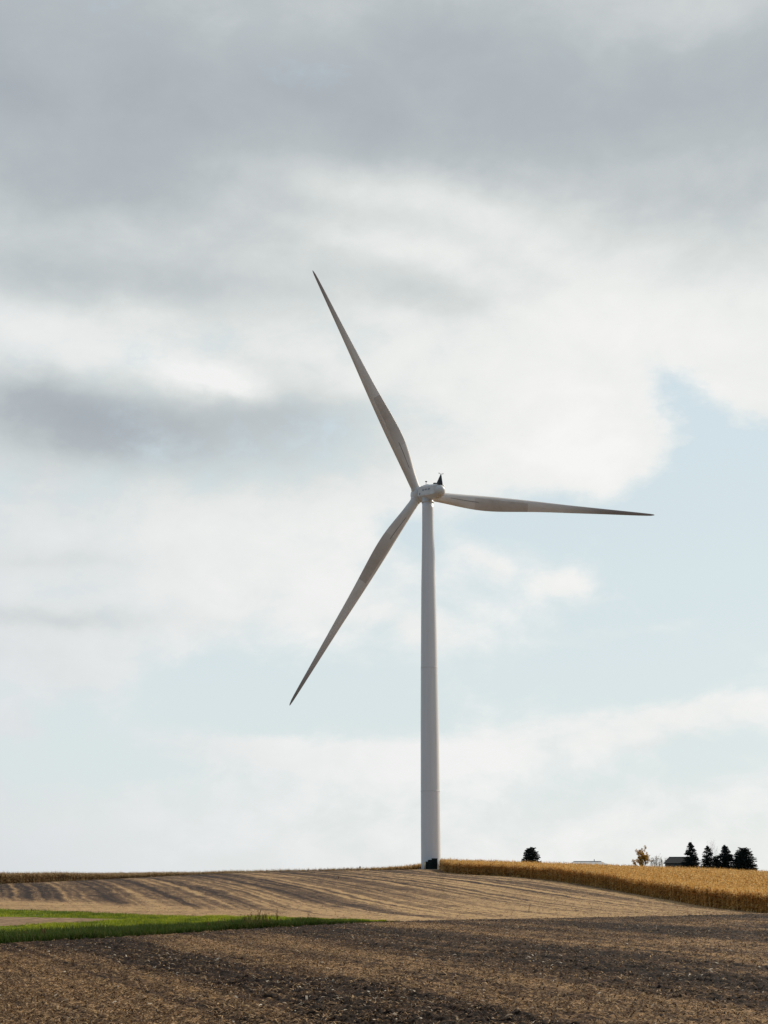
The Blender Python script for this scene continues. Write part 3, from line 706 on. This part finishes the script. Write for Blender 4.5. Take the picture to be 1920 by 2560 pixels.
spread = [(0, 1.0), (.2, 1), (.5, .92), (.7, .8), (.85, .62), (.95, .4), (1, .12)]
FD = 520
conifer(1328, 2155, 2117, 40, 430, 'lone rounded dark conifer rising over the corn right of the turbine', egg, 11, .08)
conifer(1729, 2160, 2104, 46, FD, 'tallest pointed conifer with layered branches right beside the dark roof', cone, 12, .2)
conifer(1771, 2160, 2113, 38, FD, 'pointed conifer second from the dark roof in the farm group', cone, 13, .15)
conifer(1815, 2160, 2111, 30, FD, 'narrow columnar conifer between a pointed one and the widest one', column_, 14, .02)
conifer(1861, 2160, 2119, 48, FD, 'widest blunt topped conifer at the right end of the farm group', spread, 15, .06)
conifer(1792, 2160, 2138, 30, FD + 8, 'low dark conifer filling the gap beside the columnar one', egg, 16, .05)
conifer(1842, 2160, 2143, 20, FD - 3, 'small low conifer left of the widest blunt topped one', egg, 18, .1)

def bare_branches(mb, p, d, L, r, depth, rg_, tips_):
    q = p + d * L; mid = p + d * L * .5 + Vector(rg_.normal(size=3) * L * .06)
    mb.tube([p, mid, q], [r, r * .85, r * .65], 5 if depth > 2 else 4, False)
    tips_.append(q)
    if depth == 0: return
    for k in range(3 if depth > 1 else 4):
        nd = (d + Vector(rg_.normal(size=3)) * .42 + Vector((0, 0, .12))).normalized()
        bare_branches(mb, p + d * L * rg_.uniform(.55, 1.0), nd, L * rg_.uniform(.55, .8), r * .58, depth - 1, rg_, tips_)
def bare_tree(px, top_py, D, name, label, seed, m, spreadf=1.0, leaves=None, nleaf=0, wpx=None, depth=4, cat='tree', rr_=.16, branch_low=False, group=None):
    rg_ = np.random.default_rng(seed); p = at(px, 2160, D); gz = tz(p[0], p[1]); H = at(px, top_py, D)[2] - gz
    o = empty(name, (p[0], p[1], gz)); tag(o, label, cat, group)
    mb = MB(); tips_ = []; th_ = H * (.22 if branch_low else .35)
    mb.tube([(0, 0, -.3), (.05, 0, th_ * .5), (0, 0, th_)], [rr_ * 1.3, rr_ * 1.1, rr_], 8)
    crown = MB()
    for k in range(5):
        a_ = 2 * math.pi * k / 5 + rg_.uniform(-.4, .4); s_ = .38 * spreadf
        bare_branches(crown, Vector((0, 0, th_ * rg_.uniform(.7, 1))), Vector((s_ * math.cos(a_), s_ * math.sin(a_), 1)).normalized(), H * .30, rr_ * .55, depth - 1, rg_, tips_)
    top = max(t_.z for t_ in tips_); wid = max(max(abs(t_.x) for t_ in tips_), .1)
    kz = (H - th_) / (top - th_); kx = (wpx / 2 / F * D) / wid if wpx else 1
    sc_ = lambda v: (v[0] * kx, v[1] * kx, th_ + (v[2] - th_) * kz if v[2] > th_ else v[2])
    crown.v = [sc_(v) for v in crown.v]
    mb.build('trunk', M_bark if leaves else m, o); crown.build('branches', M_bark if leaves else m, o)
    if leaves:
        cc = [sc_(t_) for t_ in tips_ if rg_.random() < .8]; leafcloud(cc, [.5] * len(cc), nleaf, .2, leaves, 'crown', o, 1, seed)
    return o
bare_tree(1608, 2116, FD, 'autumn_tree', 'small orange leaved autumn tree left of the farmhouse', 33, M_twig, 1.2, M_orange, 30, wpx=46, depth=4, branch_low=True)
bare_tree(1640, 2136, FD + 5, 'bare_tree', 'low bare bushy tree between the orange tree and the dark roof', 34, M_twig, 1.3, M_bushleaf, 3, wpx=30, depth=4, rr_=.17, branch_low=True)
bare_tree(1659, 2139, FD + 9, 'bare_tree', 'twiggy bare tree touching the left end of the dark roof', 35, M_twig, 1.0, M_bushleaf, 2, wpx=24, depth=4, rr_=.16, branch_low=True)
bare_tree(1784, 2084, FD + 25, 'bare_tree', 'tall bare tree showing above the second pointed conifer', 36, M_twigpale, .8, wpx=30, depth=5, rr_=.12)
bare_tree(1729, 2090, FD + 28, 'bare_tree', 'faint bare treetop showing above the tallest pointed conifer', 37, M_twigpale, .7, wpx=18, depth=5, rr_=.10)

# ------------------------------------------------------------------ farm buildings
hp = at(1690, 2160, FD + 4); gz = tz(hp[0], hp[1]); k = (FD + 4) / F
he = empty('farmhouse', (hp[0], hp[1], gz), R(-6)); tag(he, 'dark roofed farmhouse beside the tallest conifer beyond the corn', 'house')
ridge = at(1690, 2142.5, FD + 4)[2] - gz; eave = at(1690, 2158, FD + 4)[2] - gz
Lx, Ly = 74 * k, 8.5; rl = 52 * k
MB().box((1.5, 0, eave / 2), (Lx - 1.2, Ly - 1.0, eave)).build('wall', M_wall, he)
rf = MB(); th = .14
xa, xb = -Lx / 2 + 1.5, Lx / 2 + 1.5; ra, rb = xa + 12 * k, xb - 4 * k
rf.add([(xa, -Ly / 2, eave), (xb, -Ly / 2, eave), (xb, Ly / 2, eave), (xa, Ly / 2, eave), (ra, 0, ridge), (rb, 0, ridge), (xa, -Ly / 2, eave - th), (xb, -Ly / 2, eave - th), (xb, Ly / 2, eave - th), (xa, Ly / 2, eave - th)],
       [[0, 1, 5, 4], [1, 2, 5], [2, 3, 4, 5], [3, 0, 4], [6, 7, 1, 0], [7, 8, 2, 1], [8, 9, 3, 2], [9, 6, 0, 3], [9, 8, 7, 6]])
ro = rf.build('roof', M_roof, he)
MB().box(((ra + rb) / 2, 0, ridge + .03), (rb - ra, .3, .1), .02).build('ridge_cap', M_roof, ro)
for xw in (-2.5, .5, 3.5):
    wo = MB().box((xw, -(Ly - 1.0) / 2 - .03, eave - 1.1), (1.2, .08, 1.2)).build('window', M_wall, he)
    MB().box((xw, -(Ly - 1.0) / 2 - .075, eave - 1.1), (1.0, .02, 1.0)).build('pane', M_glass, wo)
SD = 470
sp_ = at(1471, 2160, SD); gz = tz(sp_[0], sp_[1]); k = SD / F
se = empty('machine_shed', (sp_[0], sp_[1], gz), R(3)); tag(se, 'long low shed with a pale metal roof just showing over the corn', 'shed')
ridge = at(1471, 2153.5, SD)[2] - gz; eave = ridge - 1.15; Lx = 90 * k; Ly = 7
MB().box((0, 0, eave / 2), (Lx - .5, Ly - .5, eave)).build('wall', M_shedwall, se)
xa, xb, ra, rb = -Lx / 2, Lx / 2, -Lx / 2 + 1.3, Lx / 2 - 1.9
ro = MB().add([(xa, -Ly / 2, eave), (xb, -Ly / 2, eave), (xb, Ly / 2, eave), (xa, Ly / 2, eave), (ra, 0, ridge), (rb, 0, ridge), (xa, -Ly / 2, eave - .15), (xb, -Ly / 2, eave - .15), (xb, Ly / 2, eave - .15), (xa, Ly / 2, eave - .15)],
       [[0, 1, 5, 4], [1, 2, 5], [2, 3, 4, 5], [3, 0, 4], [6, 7, 1, 0], [7, 8, 2, 1], [8, 9, 3, 2], [9, 6, 0, 3], [9, 8, 7, 6]]).build('roof', M_tin, se)
MB().box(((ra + rb) / 2, 0, ridge + .04), (rb - ra, .35, .12), .02).build('ridge_cap', M_roof, ro)
MB().tube([(2.0, 0, ridge), (2.0, 0, ridge + .7)], [.12, .12], 8).build('vent_pipe', M_dark, ro)
for xw in (-3, 1, 5): MB().box((xw, -(Ly - .5) / 2 - .03, 1.5), (2.6, .06, 3.0)).build('door', M_tin, se)
# tiny far post on the left crest
fp = at(900, 2172, 345); gz = tz(fp[0], fp[1]); topz = at(900, 2165.5, 345)[2]
fe = empty('utility_marker', (fp[0], fp[1], gz)); tag(fe, 'small dark post poking above the corn left of the tower', 'post')
MB().tube([(0, 0, -.2), (0, 0, topz - gz)], [.08, .07], 8).build('post', M_bark, fe)
MB().box((0, 0, topz - gz - .25), (.34, .1, .4), .02).build('plate', M_bark, fe)

# ------------------------------------------------------------------ dead weeds: each standing plant its own thing
def weed(px, D, H, seed, label, nst=3, group='dead weed stalks at the edge of the green strip'):
    rg_ = np.random.default_rng(seed); p = at(px, 2330, D); gz = tz(p[0], p[1])
    st = MB()
    def leaf(b, d, L, wd):
        q = Vector(b); e = q + Vector(d) * L; side = Vector((-d[1], d[0], .2)).normalized() * wd; m_ = q + Vector(d) * L * .5
        st.add([q, m_ + side, e, m_ - side], [[0, 1, 2, 3]])
    for k in range(nst):
        a_ = rg_.uniform(0, 6.28); l_ = rg_.uniform(.05, .32); h = H * rg_.uniform(.55, 1)
        e = Vector((math.cos(a_) * l_ * h, math.sin(a_) * l_ * h, h)); mid = Vector((e.x * .35, e.y * .35, h * .5))
        st.tube([(0, 0, -.05), tuple(mid), tuple(e)], [.028, .02, .012], 5)
        for q in range(16):
            f_ = rg_.uniform(.15, 1) if q < 9 else rg_.uniform(.75, 1.02); b = Vector((e.x * f_, e.y * f_, h * f_)); a2 = rg_.uniform(0, 6.28)
            d = Vector((math.cos(a2) * .7, math.sin(a2) * .7, rg_.uniform(-.6, 1))).normalized(); leaf(b, d, rg_.uniform(.06, .18) * (1 if q < 9 else .6), rg_.uniform(.012, .03))
    o = st.build('dead_weed', M_weed); o.location = (p[0], p[1], gz); tag(o, label, 'weed', group)
def B1D(px): return float(B1(np.array([azd(px)]))[0])
wspec = [(521, .95, 3, 'single upright dead weed leftmost of the stalks, standing on the grass edge'), (541, .8, 2, 'thin dead weed just right of the leftmost upright stalk'),
    (556, .75, 2, 'dead weed stalk leaning beside a slightly taller one'), (581, 1.0, 2, 'tall thin dead weed standing alone before the bushy cluster'),
    (614, .85, 4, 'bushy dead weed at the left end of the thick cluster'), (624, 1.1, 4, 'tall bushy dead weed second in the thick cluster'),
    (636, .9, 4, 'bushy dead weed in the left half of the thick cluster'), (645, 1.2, 4, 'tallest bushy dead weed in the middle of the thick cluster'),
    (655, .9, 5, 'dense dead weed with pale bits at its foot in the cluster'), (666, 1.0, 4, 'bushy dead weed in the right half of the thick cluster'),
    (675, .8, 4, 'lower bushy dead weed at the right end of the thick cluster'), (693, 1.25, 3, 'tall dead weed standing just right of the thick cluster'),
    (704, .6, 2, 'short dead weed right of the tall separate stalk'), (753, .7, 2, 'slender dead weed alone on the narrow part of the grass'),
    (768, .7, 2, 'rightmost slender dead weed above the narrow grass')]
for i_, (px, h, ns, lb) in enumerate(wspec): weed(px, B1D(px) + 1.0 + (i_ % 3) * .8, h * 1.0, 200 + i_, lb, ns)
weed(107, B1D(107) + 2, .8, 240, 'dark low weed clump in the grass at the far left', 5, None)
weed(66, B1D(66) + 3, .5, 241, 'small weed tuft nearest the left edge of the grass', 4, None)
weed(1323, 133, 1.0, 242, 'lone dead stalk on the edge of the right stubble field', 1, None)
weed(845, 215, .4, 243, 'tiny dark weed tuft out on the pale stubble slope', 4, None)

n = 5200; a = rng.uniform(azd(505), azd(800), n); pk = np.exp(-((a - azd(650)) / .75) ** 2) + .25; k = rng.random(n) < pk; a = a[k]; n = len(a)
r_ = B1(a) + rng.uniform(-.6, 1.0, n) + rng.uniform(0, 2.2, n) * np.exp(-((a - azd(650)) / .8) ** 2); x, y = r_ * np.sin(np.radians(a)), r_ * np.cos(np.radians(a))
V, Fq = ribbons(np.stack([x, y, terr(x, y)], 1), rng.uniform(.12, .5, n) * (.5 + np.exp(-((a - azd(650)) / .8) ** 2)), rng.uniform(.025, .05, n), rng.uniform(.1, .8, n), rng.uniform(0, 6.28, n), 2, .15)
M_drygrass = mat('dry_brown_grass', rand_island((.10, .055, .025), (.34, .22, .11)), .85, .1, trans=.3)
tag(mesh_obj('dry_grass', V, Fq, M_drygrass), 'brown dry grass round the feet of the dead weeds', 'grass', kind='stuff')
